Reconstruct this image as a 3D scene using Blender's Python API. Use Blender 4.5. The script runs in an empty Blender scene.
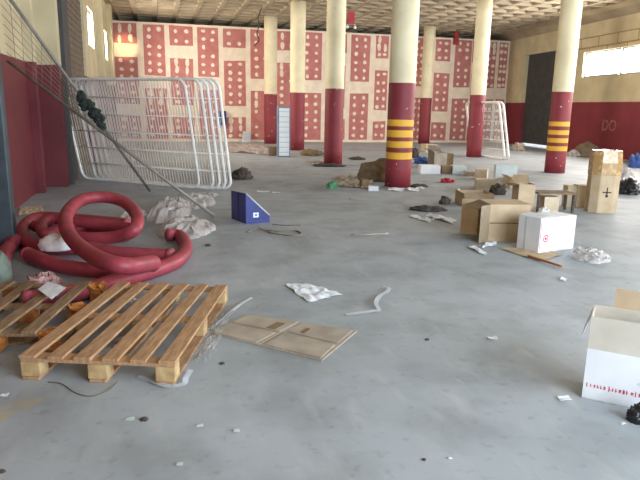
import bpy, bmesh, math, random
from mathutils import Vector, Matrix, Euler, noise as mn
random.seed(7)
PI = math.pi
SC = bpy.context.scene
COL = SC.collection
# ------------------------------------------------------------------ camera frame
FL = 600.0; EYE = 1.5
ROLL = math.radians(1.1); YAW = math.radians(15.0); PITCH = math.atan(133/600)
F0 = Vector((math.sin(YAW), math.cos(YAW), 0)); R0 = Vector((math.cos(YAW), -math.sin(YAW), 0)); ZZ = Vector((0, 0, 1))
FW = F0*math.cos(PITCH) - ZZ*math.sin(PITCH); UP0 = F0*math.sin(PITCH) + ZZ*math.cos(PITCH)
RT = R0*math.cos(ROLL) + UP0*math.sin(ROLL); UPV = -R0*math.sin(ROLL) + UP0*math.cos(ROLL)
def ray(px, py): return FW + RT*((px-320)/FL) + UPV*((240-py)/FL)
def fl(px, py, z=0.0):
    d = ray(px, py); t = (z-EYE)/d.z; return Vector((d.x*t, d.y*t, z))
def on_plane(px, py, p0, n):
    d = ray(px, py); o = Vector((0, 0, EYE)); t = (Vector(p0)-o).dot(n)/d.dot(n); return o + d*t
def height_at(px, py, p):
    d = ray(px, py); t = Vector((p[0], p[1], 0)).dot(F0)/d.dot(F0); return EYE + d.z*t
def mpp(p): return Vector((p[0], p[1], 0)).dot(F0)/FL     # metres per pixel at a place

# ------------------------------------------------------------------ materials
def nt(name):
    m = bpy.data.materials.new(name); m.use_nodes = True
    return m, m.node_tree.nodes, m.node_tree.links, m.node_tree.nodes['Principled BSDF']
def noise_mix(N, L, c1, c2, scale, lo=0.35, hi=0.65, detail=5, coord='Object', stretch=None):
    tc = N.new('ShaderNodeTexCoord'); no = N.new('ShaderNodeTexNoise')
    no.inputs['Scale'].default_value = scale; no.inputs['Detail'].default_value = detail
    if stretch:
        mp = N.new('ShaderNodeMapping'); mp.inputs['Scale'].default_value = stretch
        L.new(tc.outputs[coord], mp.inputs[0]); L.new(mp.outputs[0], no.inputs['Vector'])
    else: L.new(tc.outputs[coord], no.inputs['Vector'])
    cr = N.new('ShaderNodeValToRGB'); cr.color_ramp.elements[0].position = lo; cr.color_ramp.elements[1].position = hi
    cr.color_ramp.elements[0].color = (*c1, 1); cr.color_ramp.elements[1].color = (*c2, 1)
    L.new(no.outputs['Fac'], cr.inputs[0]); return cr.outputs[0], no
def lin(r, g, b):
    f = lambda c: ((c/255+0.055)/1.055)**2.4 if c > 10 else c/255/12.92
    return (f(r), f(g), f(b))
def mat(name, c1, c2=None, scale=6, rough=0.7, metal=0, bump=0.0, stretch=None, alpha=1.0, trans=0.0, lo=.35, hi=.65):
    m, N, L, B = nt(name)
    c1 = lin(*c1); c2 = lin(*c2) if c2 else tuple(x*0.85 for x in c1)
    o, no = noise_mix(N, L, c1, c2, scale, stretch=stretch, lo=lo, hi=hi)
    L.new(o, B.inputs['Base Color'])
    B.inputs['Roughness'].default_value = rough; B.inputs['Metallic'].default_value = metal
    B.inputs['Alpha'].default_value = alpha; B.inputs['Transmission Weight'].default_value = trans
    if bump:
        b = N.new('ShaderNodeBump'); b.inputs['Strength'].default_value = bump; b.inputs['Distance'].default_value = 0.02
        L.new(no.outputs['Fac'], b.inputs['Height']); L.new(b.outputs[0], B.inputs['Normal'])
    return m
def mixc(N, L, fac, a, b):
    mx = N.new('ShaderNodeMix'); mx.data_type = 'RGBA'
    if hasattr(fac, 'links') or not isinstance(fac, (int, float)): L.new(fac, mx.inputs[0])
    else: mx.inputs[0].default_value = fac
    for v, s in ((a, mx.inputs[6]), (b, mx.inputs[7])):
        if isinstance(v, tuple): s.default_value = (*v, 1)
        else: L.new(v, s)
    return mx.outputs[2]
def banded(name, bands, wob=0.012, scuff=True):
    """paint in horizontal bands: bands = [(z_start, colour), ...] from the floor upwards"""
    m, N, L, B = nt(name)
    g = N.new('ShaderNodeNewGeometry'); sx = N.new('ShaderNodeSeparateXYZ'); L.new(g.outputs['Position'], sx.inputs[0])
    no = N.new('ShaderNodeTexNoise'); no.inputs['Scale'].default_value = 3; L.new(g.outputs['Position'], no.inputs['Vector'])
    ma = N.new('ShaderNodeMath'); ma.operation = 'MULTIPLY_ADD'; L.new(no.outputs['Fac'], ma.inputs[0]); ma.inputs[1].default_value = wob; L.new(sx.outputs[2], ma.inputs[2])
    cur = lin(*bands[0][1])
    for z, c in bands[1:]:
        gt = N.new('ShaderNodeMath'); gt.operation = 'GREATER_THAN'; L.new(ma.outputs[0], gt.inputs[0]); gt.inputs[1].default_value = z
        cur = mixc(N, L, gt.outputs[0], cur, lin(*c))
    # soft dirt
    n2 = N.new('ShaderNodeTexNoise'); n2.inputs['Scale'].default_value = 1.6; n2.inputs['Detail'].default_value = 6; L.new(g.outputs['Position'], n2.inputs['Vector'])
    cr = N.new('ShaderNodeValToRGB'); cr.color_ramp.elements[0].position = .35; cr.color_ramp.elements[0].color = (.82, .8, .78, 1); cr.color_ramp.elements[1].position = .65
    L.new(n2.outputs['Fac'], cr.inputs[0])
    mu = N.new('ShaderNodeMix'); mu.data_type = 'RGBA'; mu.blend_type = 'MULTIPLY'; mu.inputs[0].default_value = 1
    if isinstance(cur, tuple): mu.inputs[6].default_value = (*cur, 1)
    else: L.new(cur, mu.inputs[6])
    L.new(cr.outputs[0], mu.inputs[7]); out = mu.outputs[2]
    if scuff:   # chipped paint specks low on the surface
        n3 = N.new('ShaderNodeTexNoise'); n3.inputs['Scale'].default_value = 9; n3.inputs['Detail'].default_value = 2; L.new(g.outputs['Position'], n3.inputs['Vector'])
        c3 = N.new('ShaderNodeValToRGB'); c3.color_ramp.elements[0].position = .70; c3.color_ramp.elements[1].position = .73; c3.color_ramp.elements[0].color = (0,0,0,1)
        L.new(n3.outputs['Fac'], c3.inputs[0]); out = mixc(N, L, c3.outputs[0], out, lin(205, 190, 180))
    L.new(out, B.inputs['Base Color']); B.inputs['Roughness'].default_value = .6
    return m
CREAM = (232, 220, 184); RED = (136, 44, 54)
def floor_mat():
    m, N, L, B = nt('worn_concrete')
    o1, n1 = noise_mix(N, L, lin(152, 159, 165), lin(173, 180, 187), 0.55, .3, .7, 8)
    o2, n2 = noise_mix(N, L, (.80, .79, .78), (1, 1, 1), 2.3, .36, .56, 10)
    mu = N.new('ShaderNodeMix'); mu.data_type = 'RGBA'; mu.blend_type = 'MULTIPLY'; mu.inputs[0].default_value = 1
    L.new(o1, mu.inputs[6]); L.new(o2, mu.inputs[7])
    # dark fine specks and pale dust
    o3, n3 = noise_mix(N, L, (1, 1, 1), (.84, .82, .81), 14, .58, .72, 6)
    mu2 = N.new('ShaderNodeMix'); mu2.data_type = 'RGBA'; mu2.blend_type = 'MULTIPLY'; mu2.inputs[0].default_value = 1
    L.new(mu.outputs[2], mu2.inputs[6]); L.new(o3, mu2.inputs[7])
    out = mu2.outputs[2]
    o5, n5 = noise_mix(N, L, (0, 0, 0), (.3, .3, .3), 5.0, .55, .75, 9, stretch=(1.6, .5, 1))
    out = mixc(N, L, o5, out, lin(196, 196, 194))
    # remains of a yellow painted line near the left
    a = fl(-30, 432); b = fl(38, 396); d = (b-a).normalized(); nrm = Vector((-d.y, d.x, 0))
    g = N.new('ShaderNodeNewGeometry')
    vs = N.new('ShaderNodeVectorMath'); vs.operation = 'SUBTRACT'; L.new(g.outputs['Position'], vs.inputs[0]); vs.inputs[1].default_value = a
    def dot(v):
        q = N.new('ShaderNodeVectorMath'); q.operation = 'DOT_PRODUCT'; L.new(vs.outputs[0], q.inputs[0]); q.inputs[1].default_value = v; return q.outputs['Value']
    def math_(op, x, y):
        q = N.new('ShaderNodeMath'); q.operation = op
        for i, v in enumerate((x, y)):
            if isinstance(v, (int, float)): q.inputs[i].default_value = v
            elif v is not None: L.new(v, q.inputs[i])
        return q.outputs[0]
    across = math_('ABSOLUTE', dot(nrm), None); m1 = math_('LESS_THAN', across, .055); m2 = math_('LESS_THAN', dot(d), (b-a).length)
    mk = math_('MULTIPLY', m1, m2); o4, n4 = noise_mix(N, L, (0, 0, 0), (.65, .65, .65), 9, .38, .7, 6)
    mk = math_('MULTIPLY', mk, o4)
    out = mixc(N, L, mk, out, lin(190, 160, 80))
    L.new(out, B.inputs['Base Color']); B.inputs['Roughness'].default_value = .62
    bp = N.new('ShaderNodeBump'); bp.inputs['Strength'].default_value = .12; bp.inputs['Distance'].default_value = .01
    L.new(n2.outputs['Fac'], bp.inputs['Height']); L.new(bp.outputs[0], B.inputs['Normal'])
    return m
M = {
 'floor': floor_mat(),
 'ceiling': mat('ceiling_paint', (176, 160, 134), (154, 139, 116), 1.2, .85),
 'right_wall': banded('right_wall_paint', [(0, (132, 44, 54)), (1.86, (208, 194, 158))], scuff=False),
 'left_wall': banded('left_wall_paint', [(0, (112, 40, 48)), (2.14, (206, 194, 160))], .03, scuff=False),
 'cream': mat('cream_paint', (214, 196, 156), (200, 184, 146), 2),
 'joint': mat('jointing_compound', (240, 224, 202), (226, 208, 186), 3, .9),
 'board': mat('red_plasterboard', (194, 126, 120), (180, 110, 104), 4, .9),
 'column': banded('column_paint', [(0, RED), (1.975, CREAM)]),
 'steel': mat('blue_grey_steel', (70, 82, 88), (56, 66, 72), 5, .5, .3),
 'shutter': mat('grey_brown_shutter', (120, 108, 92), (98, 88, 76), 4, .7),
 'darkdoor': mat('dark_grey_door', (72, 72, 70), (60, 60, 60), 4, .7),
 'white_metal': mat('white_coated_wire', (246, 245, 242), (230, 227, 222), 5, .45),
 'wire_grey': mat('greyed_mesh_wire', (222, 218, 212), (200, 194, 188), 5, .5, .1),
 'dark_pole': mat('dull_steel_pole', (136, 130, 122), (110, 104, 98), 6, .5, .3),
 'thin_wire': mat('thin_steel_wire', (140, 128, 110), (110, 100, 88), 6, .5, .3),
 'hose': mat('red_hose_rubber', (162, 62, 74), (134, 52, 64), 7, .5, bump=.15),
 'hose_dusty': mat('dusty_pink_hose', (172, 78, 92), (146, 60, 74), 8, .7),
 'wood': mat('pallet_wood', (186, 148, 112), (156, 118, 84), 7, .75, stretch=(7, 1, 1), bump=.2),
 'wood_pale': mat('pale_block_wood', (196, 168, 122), (160, 126, 84), 12, .8, bump=.2),
 'wood_orange': mat('splintered_orange_wood', (186, 118, 50), (150, 88, 38), 14, .8, bump=.4),
 'wood_old': mat('old_pallet_wood', (150, 122, 92), (112, 88, 64), 7, .8, stretch=(7, 1, 1), bump=.2),
 'card': mat('cardboard', (190, 168, 138), (174, 152, 122), 5, .85),
 'card_pale': mat('pale_cardboard', (204, 186, 158), (186, 168, 140), 5, .85),
 'card_grey': mat('dusty_grey_cardboard', (176, 164, 150), (152, 140, 126), 5, .9),
 'card_dark': mat('dark_brown_cardboard', (136, 112, 82), (108, 88, 64), 5, .9),  # evenly darker brown than the other cardboards
 'card_rim': mat('pale_kraft_rim', (204, 196, 182), (192, 184, 170), 5, .85),
 'card_edge': mat('cardboard_edge', (120, 98, 74), (96, 78, 60), 9, .9),
 'tape': mat('clear_brown_tape', (172, 136, 90), (208, 182, 138), 14, .15, lo=.5, hi=.68),  # pale blotches are highlights painted into the tape colour
 'tape_plain': mat('packing_tape', (158, 124, 84), (140, 108, 74), 6, .3),
 'white_card': mat('white_card', (228, 230, 232), (216, 218, 222), 4, .6),
 'paper': mat('white_paper', (232, 236, 242), (214, 218, 226), 8, .7),
 'foam': mat('white_foam', (240, 238, 236), (214, 214, 216), 12, .8, bump=.5),
 'plastic': mat('thin_clear_plastic', (224, 220, 216), (196, 190, 186), 10, .25, alpha=.5, bump=.3),
 'film': mat('stretch_film', (230, 228, 224), (206, 202, 198), 10, .2, alpha=.2, bump=.4),
 'plastic_milky': mat('milky_plastic', (216, 208, 204), (188, 178, 174), 7, .22, alpha=.6, bump=.3),
 'pink_plastic': mat('pinkish_plastic', (196, 160, 158), (160, 110, 110), 9, .35, alpha=.9, bump=.4),
 'blue': mat('blue_plastic', (44, 54, 132), (36, 44, 110), 4, .45),
 'blue_in': mat('dark_blue_plastic', (30, 38, 110), (24, 30, 90), 4, .5),
 'blue_bag': mat('blue_bag', (60, 98, 170), (36, 64, 130), 14, .4, bump=.4),
 'black': mat('black_plastic', (34, 36, 38), (22, 24, 26), 10, .35, bump=.5),
 'dark_green': mat('dark_green_netting', (40, 54, 48), (26, 34, 32), 18, .9, bump=.6),
 'green': mat('green_plastic', (84, 150, 104), (56, 110, 80), 10, .5),
 'brown_cloth': mat('brown_sheet', (136, 118, 94), (110, 94, 74), 5, .9, bump=.4),
 'dark_debris': mat('dark_debris', (86, 76, 68), (58, 50, 46), 14, .9, bump=.4),
 'red_print': mat('red_print', (206, 60, 84), (192, 50, 72), 3, .6),
 'dark_print': mat('dark_print', (52, 38, 34), (42, 32, 30), 3, .7),
 'pale_print': mat('faded_pale_print', (172, 120, 106), (146, 78, 74), 9, .8),
 'red_sign': mat('red_metal', (170, 36, 40), (150, 30, 36), 3, .5),
 'cabinet_side': mat('blue_grey_cabinet', (120, 132, 158), (104, 116, 142), 3, .45),
 'cabinet_face': mat('pale_blue_white_face', (238, 246, 252), (228, 238, 248), 3, .4),
 'pale_teal': mat('pale_blue_card', (196, 202, 200), (180, 188, 188), 5, .7),
 'ledge': mat('tan_ledge_paint', (164, 138, 104), (148, 124, 92), 4, .8), 'glass': None, 'grey_green': mat('grey_green_sack', (128, 140, 128), (104, 116, 106), 9, .8, bump=.4),
}
m, N, L, B = nt('window_glass'); B.inputs['Base Color'].default_value = (1, 1, 1, 1); B.inputs['Roughness'].default_value = .05
B.inputs['Alpha'].default_value = .12; M['glass'] = m

# ------------------------------------------------------------------ mesh helpers
def bm_obj(name, bm, m, parent=None, smooth=False):
    me = bpy.data.meshes.new(name)
    if parent is not None and parent.get('_shift'):
        off = Vector(parent['_shift'])
        bmesh.ops.translate(bm, vec=-off, verts=bm.verts)
    bmesh.ops.recalc_face_normals(bm, faces=bm.faces)
    bm.to_mesh(me); bm.free()
    for mm in (m if isinstance(m, (list, tuple)) else [m]): me.materials.append(mm)
    if smooth:
        for p in me.polygons: p.use_smooth = True
    o = bpy.data.objects.new(name, me); COL.objects.link(o)
    if parent is not None: o.parent = parent
    return o
def root(name, label, cat, loc, group=None, rot=None, world=False):
    """an Empty at the thing's base. world=True: parts are given in world coordinates"""
    o = bpy.data.objects.new(name, None); COL.objects.link(o); o.empty_display_size = .1
    o.location = loc
    if rot: o.rotation_euler = rot
    if world: o['_shift'] = tuple(loc)
    o['label'] = label; o['category'] = cat
    if group: o['group'] = group
    return o
def tag(o, label, cat, group=None, kind=None):
    if label: o['label'] = label
    if cat: o['category'] = cat
    if group: o['group'] = group
    if kind: o['kind'] = kind
    return o
def struct(o): o['kind'] = 'structure'; return o
def origin_to(o, p):
    p = Vector(p); o.data.transform(Matrix.Translation(-p)); o.location = p; return o
def add_box(bm, c, s, rot=None, bev=0, mi=0):
    r = bmesh.ops.create_cube(bm, size=1)
    vs = r['verts']
    M4 = Matrix.Translation(c) @ ((rot.to_matrix().to_4x4() if isinstance(rot, Euler) else rot) if rot else Matrix()) @ Matrix.Diagonal((*s, 1))
    bmesh.ops.transform(bm, matrix=M4, verts=vs)
    fs = set(f for v in vs for f in v.link_faces)
    for f in fs: f.material_index = mi
    if bev:
        es = list(set(e for f in fs for e in f.edges))
        bmesh.ops.bevel(bm, geom=es, offset=bev, segments=2, affect='EDGES', profile=.6)
def catmull(pts, n=8, closed=False):
    P = [Vector(p) for p in pts]; out = []
    k = len(P); rng = range(k if closed else k-1)
    for i in rng:
        g = lambda j: P[j % k] if closed else P[max(0, min(k-1, j))]
        a, b, c, d = g(i-1), g(i), g(i+1), g(i+2)
        for s in range(n):
            t = s/n
            out.append(.5*((2*b)+(-a+c)*t+(2*a-5*b+4*c-d)*t*t+(-a+3*b-3*c+d)*t**3))
    if not closed: out.append(P[-1])
    return out
def add_tube(bm, pts, r, sides=8, closed=False, rf=None, caps=True):
    P = [Vector(p) for p in pts]; n = len(P); rings = []
    t0 = (P[1]-P[0]).normalized(); ref = Vector((0, 0, 1)) if abs(t0.z) < .9 else Vector((1, 0, 0))
    u = t0.cross(ref).normalized()
    for i, p in enumerate(P):
        if closed: t = (P[(i+1) % n]-P[i-1]).normalized()
        else: t = (P[min(i+1, n-1)]-P[max(i-1, 0)]).normalized()
        u = (u - t*u.dot(t)).normalized(); v = t.cross(u)
        rr = rf(i) if rf else r
        rings.append([bm.verts.new(p+(u*math.cos(2*PI*k/sides)+v*math.sin(2*PI*k/sides))*rr) for k in range(sides)])
    for i in range(n if closed else n-1):
        a, b = rings[i], rings[(i+1) % n]
        for k in range(sides):
            bm.faces.new((a[k], a[(k+1) % sides], b[(k+1) % sides], b[k]))
    if not closed and caps:
        bm.faces.new(rings[0]); bm.faces.new(rings[-1][::-1])
def tube_obj(name, pts, r, m, parent=None, sides=8, closed=False, rf=None):
    bm = bmesh.new(); add_tube(bm, pts, r, sides, closed, rf); return bm_obj(name, bm, m, parent, True)
def add_prism(bm, poly, h, base=(0, 0, 0), mi=0):
    b = Vector(base)
    lo = [bm.verts.new(b+Vector((x, y, 0))) for x, y in poly]; hi = [bm.verts.new(b+Vector((x, y, h))) for x, y in poly]
    k = len(poly); fs = [bm.faces.new(lo[::-1]), bm.faces.new(hi)]
    for i in range(k): fs.append(bm.faces.new((lo[i], lo[(i+1) % k], hi[(i+1) % k], hi[i])))
    for f in fs: f.material_index = mi
def sheet(name, poly, m, label, cat, z=.004, amp=.02, n=14, thick=.002, seed=0, freq=9, group=None):
    """a slightly crumpled sheet lying on the floor; poly = outline corners in world xy (4 corners, bilinear)"""
    a, b, c, d = [Vector((p[0], p[1], 0)) for p in poly]; bm = bmesh.new(); g = []
    cen = (a+b+c+d)/4
    for i in range(n+1):
        row = []
        for j in range(n+1):
            u, v = i/n, j/n
            p = (a*(1-u)+b*u)*(1-v)+(d*(1-u)+c*u)*v - cen
            q = Vector((p.x*freq+seed, p.y*freq, seed*1.7))
            p = p + Vector((mn.noise(q)*.02, mn.noise(q+Vector((9, 0, 0)))*.02, 0))*min(1, amp*30)
            p.z = z+abs(mn.noise(q*1.3))*amp*2
            row.append(bm.verts.new(p))
        g.append(row)
    for i in range(n):
        for j in range(n): bm.faces.new((g[i][j], g[i+1][j], g[i+1][j+1], g[i][j+1]))
    o = bm_obj(name, bm, m, None, False); o.location = (cen.x, cen.y, 0)
    md = o.modifiers.new('thickness', 'SOLIDIFY'); md.thickness = thick; md.offset = 1
    return tag(o, label, cat, group)
def sheet_px(name, px, m, label, cat, **k): return sheet(name, [fl(*p)[:2] for p in px], m, label, cat, **k)
def lump(name, loc, size, m, label=None, cat=None, seed=0, freq=3.0, amp=.35, sub=4, parent=None, group=None, rotz=0, flat=True):
    """crumpled bag / heap sitting on its base"""
    bm = bmesh.new(); bmesh.ops.create_icosphere(bm, subdivisions=sub, radius=1)
    for v in bm.verts:
        q = v.co*freq+Vector((seed*3.1, seed*1.3, 0)); r = 1+amp*(abs(mn.noise(q))*1.6-.45)+amp*.35*mn.noise(q*3.3)
        v.co = v.co*r
        v.co = Vector((v.co.x*size[0]/2, v.co.y*size[1]/2, max(v.co.z, -.25)*size[2]/1.25+size[2]*.2))
    mnz = min(v.co.z for v in bm.verts)
    for v in bm.verts: v.co.z -= mnz
    bmesh.ops.rotate(bm, matrix=Matrix.Rotation(rotz, 3, 'Z'), verts=bm.verts)
    o = bm_obj(name, bm, m, parent, True); o.location = loc
    return tag(o, label, cat, group)
def drape(name, x0, x1, y0, y1, m, label, cat, depth=.8, seed=0, n=46, hs=.85, **k):
    """thin crumpled sheeting bunched into a low folded heap"""
    p = fl((x0+x1)/2, y1); w = (x1-x0)*mpp(p); p = p+F0*depth*.5; hz = max(.05, ((y1-y0)*mpp(p)-depth*EYE/p.dot(F0))*1.25+.05)
    bm = bmesh.new(); g = []
    for i in range(n+1):
        row = []
        for j in range(n+1):
            u, v = i/n*2-1, j/n*2-1; ra = max(abs(u), abs(v)); rr = math.hypot(u, v) or 1; f = ra/rr if rr else 1
            X, Y = u*f, v*f; R = math.hypot(X, Y); q = Vector((X*1.5+seed*3.7, Y*1.5, seed))
            edge = 1+.22*mn.noise(Vector((X*1.8+seed, Y*1.8, 5)))
            rid = sum((1-abs(mn.noise(q*f_)*2.2))*a_ for f_, a_ in ((1.3, .5), (2.9, .3), (6.1, .2)))
            z = hz*hs*max(0, 1-R*R)**.6*(.45+.5*max(0, rid))+.008*(1+mn.noise(q*8))
            fold = Vector((mn.noise(q*3), mn.noise(q*3+Vector((7, 0, 0))), 0))*.05
            row.append(bm.verts.new((X*edge*w/2+fold.x, Y*edge*depth/2+fold.y, max(.003, z))))
        g.append(row)
    for i in range(n):
        for j in range(n): bm.faces.new((g[i][j], g[i+1][j], g[i+1][j+1], g[i][j+1]))
    bmesh.ops.rotate(bm, matrix=Matrix.Rotation(-YAW, 3, 'Z'), verts=bm.verts)
    o = bm_obj(name, bm, m, None, True); o.location = (p.x, p.y, 0); return tag(o, label, cat)
def lump_px(name, x0, x1, y0, y1, m, label, cat, depth=None, **k):
    """lump whose picture box is x0..x1, y0..y1, resting on the floor"""
    p = fl((x0+x1)/2, y1); s = mpp(p); w = (x1-x0)*s; d = depth or w*.6
    p = p + F0*d*.45; s = mpp(p); h = max(.03, ((y1-y0)*s-d*EYE/(p.dot(F0)))*.98+.02)
    return lump(name, (p.x, p.y, 0), ((x1-x0)*s*.95, d, h), m, label, cat, rotz=-YAW, **k)

# ------------------------------------------------------------------ cartons
def carton(name, label, cat, loc, size, rotz=0, m='card', flaps=None, closed=True, euler=None, group=None, tape=True, flap_m=None):
    """size = (w, d, h). flaps = {side: angle from upright, outwards}; sides f b l r"""
    w, d, h = size; t = .006
    R = euler if euler else Euler((0, 0, rotz)); r = root(name, label, cat, loc, group, R)
    bm = bmesh.new()
    if closed:
        add_box(bm, (0, 0, h/2), (w, d, h), bev=.004)
        bm_obj('body', bm, M[m], r)
        if tape:
            b2 = bmesh.new(); add_box(b2, (0, 0, h+.0006), (w*.995, .05, .0012)); add_box(b2, (-w/2-.0004, 0, h-.05), (.001, .05, .1)); add_box(b2, (w/2+.0004, 0, h-.05), (.001, .05, .1))
            bm_obj('tape', b2, M['tape_plain'], r)
    else:
        add_box(bm, (0, 0, t/2), (w, d, t)); add_box(bm, (0, -d/2+t/2, h/2), (w, t, h)); add_box(bm, (0, d/2-t/2, h/2), (w, t, h))
        add_box(bm, (-w/2+t/2, 0, h/2), (t, d-2*t, h)); add_box(bm, (w/2-t/2, 0, h/2), (t, d-2*t, h))
        bm_obj('body', bm, M[m], r)
    for s, a in (flaps or {}).items():
        a = math.radians(a); fm = flap_m or m
        b2 = bmesh.new(); fh = min(w, d)*.48; ln = w if s in 'fb' else d
        # flap built standing up from its hinge at origin, then turned outwards
        n = 5; v = []
        for i in range(n+1):
            bend = a+(i/n-.5)*.25; y = 0; z = 0
            v.append((i/n))
        pts = []; y = z = 0
        for i in range(n+1):
            pts.append((y, z)); bend = a+((i+.5)/n-.5)*.35; y += math.sin(bend)*fh/n; z += math.cos(bend)*fh/n
        L0 = []
        for (yy, zz) in pts:
            tp = .02*zz/fh if fh else 0
            L0.append((Vector((-ln/2+.003, -yy, zz)), Vector((ln/2-.003, -yy, zz))))
        va = [(b2.verts.new(p), b2.verts.new(q)) for p, q in L0]
        for i in range(n): b2.faces.new((va[i][0], va[i][1], va[i+1][1], va[i+1][0]))
        bmesh.ops.solidify(b2, geom=list(b2.faces), thickness=.004)
        ang = {'f': 0, 'r': PI/2, 'b': PI, 'l': -PI/2}[s]; off = d/2 if s in 'fb' else w/2
        bmesh.ops.translate(b2, vec=(0, -off, h), verts=b2.verts)
        bmesh.ops.rotate(b2, matrix=Matrix.Rotation(ang, 3, 'Z'), verts=b2.verts)
        bm_obj('flap', b2, M[fm], r)
    return r
def carton_px(x0, x1, ytop, yb, depth, label, m='card', rot=0, name='cardboard_box', **k):
    """front face fills x0..x1, ytop..yb of the picture, facing the camera, turned by rot degrees"""
    p = fl((x0+x1)/2, yb); s = mpp(p); w = (x1-x0)*s; h = height_at((x0+x1)/2, ytop, p)
    c = p + F0*depth/2
    return carton(name, label, 'box', (c.x, c.y, 0), (w, depth, h), -YAW+math.radians(rot), m, **k)

# ================================================================== THE SETTING
bm = bmesh.new(); add_box(bm, (7, 14, -.1), (24, 36, .2)); struct(bm_obj('floor', bm, M['floor']))
CZ = 4.9; PT = .76
# ceiling: waffle slab
WP0 = Vector((14.55, 14.0, 0)); WP1 = Vector((15.75, 25.7, 0))     # right wall, inner face
wd = (WP1-WP0).normalized(); WN = Vector((-wd.y, wd.x, 0))          # normal into the room
def wall_x(y): return WP0.x+(y-WP0.y)*wd.x/wd.y
bm = bmesh.new(); CX0 = .03-4*PT; rib = .14; top = .17; rd = .26
nx = 24; ny = 35; cy0 = 5.0
for i in range(nx):
    for j in range(ny):
        x0 = CX0+i*PT; y0 = cy0+j*PT
        def ring(ins, z): return [bm.verts.new((x0+ins, y0+ins, z)), bm.verts.new((x0+PT-ins, y0+ins, z)), bm.verts.new((x0+PT-ins, y0+PT-ins, z)), bm.verts.new((x0+ins, y0+PT-ins, z))]
        a = ring(0, CZ); b = ring(rib/2, CZ); c = ring(top, CZ+rd*.8); d = ring(top+.08, CZ+rd)
        for p, q in ((a, b), (b, c), (c, d)):
            for k in range(4): bm.faces.new((p[k], p[(k+1) % 4], q[(k+1) % 4], q[k]))
        bm.faces.new(d)
bmesh.ops.remove_doubles(bm, verts=bm.verts, dist=.0005)
# slab body above and plain front bay
add_box(bm, (5.2, 15, CZ+rd+.15), (26, 36, .2)); add_box(bm, (5.2, 1.5, CZ+.2), (26, 7, .4))
o = bm_obj('ceiling', bm, M['ceiling']); struct(o)
# smooth sloping haunch between ceiling and right wall
bm = bmesh.new()
ys = [-3, 31]; sec = []
for y in ys:
    xw = wall_x(y); sec.append([bm.verts.new(p) for p in ((xw-.6, y, CZ+.005), (xw-.32, y, CZ-.08), (xw+.02, y, 4.6), (xw+.3, y, 4.6), (xw+.3, y, CZ+.3), (xw-.6, y, CZ+.3))])
for k in range(6): bm.faces.new((sec[0][k], sec[0][(k+1) % 6], sec[1][(k+1) % 6], sec[1][k]))
bm.faces.new(sec[0]); bm.faces.new(sec[1])
struct(bm_obj('ceiling_haunch', bm, M['ceiling']))

def wall(name, p0, p1, h, holes, thick, m, z0=0.0):
    """vertical wall from p0 to p1 (inner face); room lies to the left of p0->p1. holes = [(s0, s1, z0, z1)]"""
    p0 = Vector(p0); p1 = Vector(p1); d = (p1-p0); Ln = d.length; d.normalize(); out = Vector((d.y, -d.x, 0)); bm = bmesh.new()
    S = sorted(set([0, Ln]+[v for q in holes for v in q[:2]])); Z = sorted(set([z0, h]+[v for q in holes for v in q[2:]]))
    ang = math.atan2(d.y, d.x)
    for i in range(len(S)-1):
        for j in range(len(Z)-1):
            sc, zc = (S[i]+S[i+1])/2, (Z[j]+Z[j+1])/2
            if any(q[0] < sc < q[1] and q[2] < zc < q[3] for q in holes): continue
            c = p0+d*sc+out*thick/2; add_box(bm, (c.x, c.y, zc), (S[i+1]-S[i], thick, Z[j+1]-Z[j]), Euler((0, 0, ang)))
    bmesh.ops.remove_doubles(bm, verts=bm.verts, dist=.0005)
    return struct(bm_obj(name, bm, m))
# --- right wall (p0 near the camera -> p1 far: the room is on the left)
NEAR = Vector((wall_x(-3), -3, 0)); FAR = Vector((wall_x(31), 31, 0))
def sw(y): return (Vector((wall_x(y), y, 0))-NEAR).length
def px_wall(px, py):
    q = on_plane(px, py, WP0, WN); return q
dA = px_wall(521.5, 100); dB = px_wall(557, 100); dT = px_wall(540, 53)
wA = px_wall(583, 66); wT = px_wall(600, 50.5).z; wB = px_wall(600, 76).z
print('door y', dA.y, dB.y, 'top', dT.z, 'win', wA.y, wT, wB)
DOOR = (sw(dB.y), sw(dA.y), 0, dT.z)
wins = []; y = wA.y
for k in range(6): wins.append((y-2.05, y)); y -= 2.6 if k % 2 else 2.1
wins = [(a, b) for a, b in wins if a > -1.5]
holes = [DOOR]+[(sw(a), sw(b), wB, wT) for a, b in wins]
wall('wall_right', NEAR, FAR, CZ, holes, .28, M['right_wall'])
wang = math.atan2(wd.y, wd.x)
for k, (a, b) in enumerate(wins):
    c = Vector((wall_x((a+b)/2), (a+b)/2, (wB+wT)/2)); s = sw(b)-sw(a); h = wT-wB
    bm = bmesh.new(); cc = c-WN*.1
    for dz in (-1, 1): add_box(bm, cc+Vector((0, 0, dz*(h/2-.02))), (s, .05, .04), Euler((0, 0, wang)))
    for ds in (-1, 1): add_box(bm, cc+wd*ds*(s/2-.02), (.04, .05, h-.08), Euler((0, 0, wang)))
    o = struct(bm_obj('window_%d' % (k+1), bm, M['steel']))
    b2 = bmesh.new(); add_box(b2, cc, (s-.08, .006, h-.08), Euler((0, 0, wang))); bm_obj('pane', b2, M['glass'], o)
# door leaf: dark grey roller door a little open at its foot
bm = bmesh.new(); c = (Vector((wall_x(dA.y), dA.y, 0))+Vector((wall_x(dB.y), dB.y, 0)))/2-WN*.2
ln = DOOR[1]-DOOR[0]
add_box(bm, c+Vector((0, 0, .06+dT.z/2)), (ln-.02, .05, dT.z-.12), Euler((0, 0, wang)))
nz = 22
for k in range(nz): add_box(bm, c+WN*.028+Vector((0, 0, .14+k*(dT.z-.2)/nz)), (ln-.04, .02, .05), Euler((0, 0, wang)), bev=.006)
struct(bm_obj('door_1', bm, M['darkdoor']))
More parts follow.
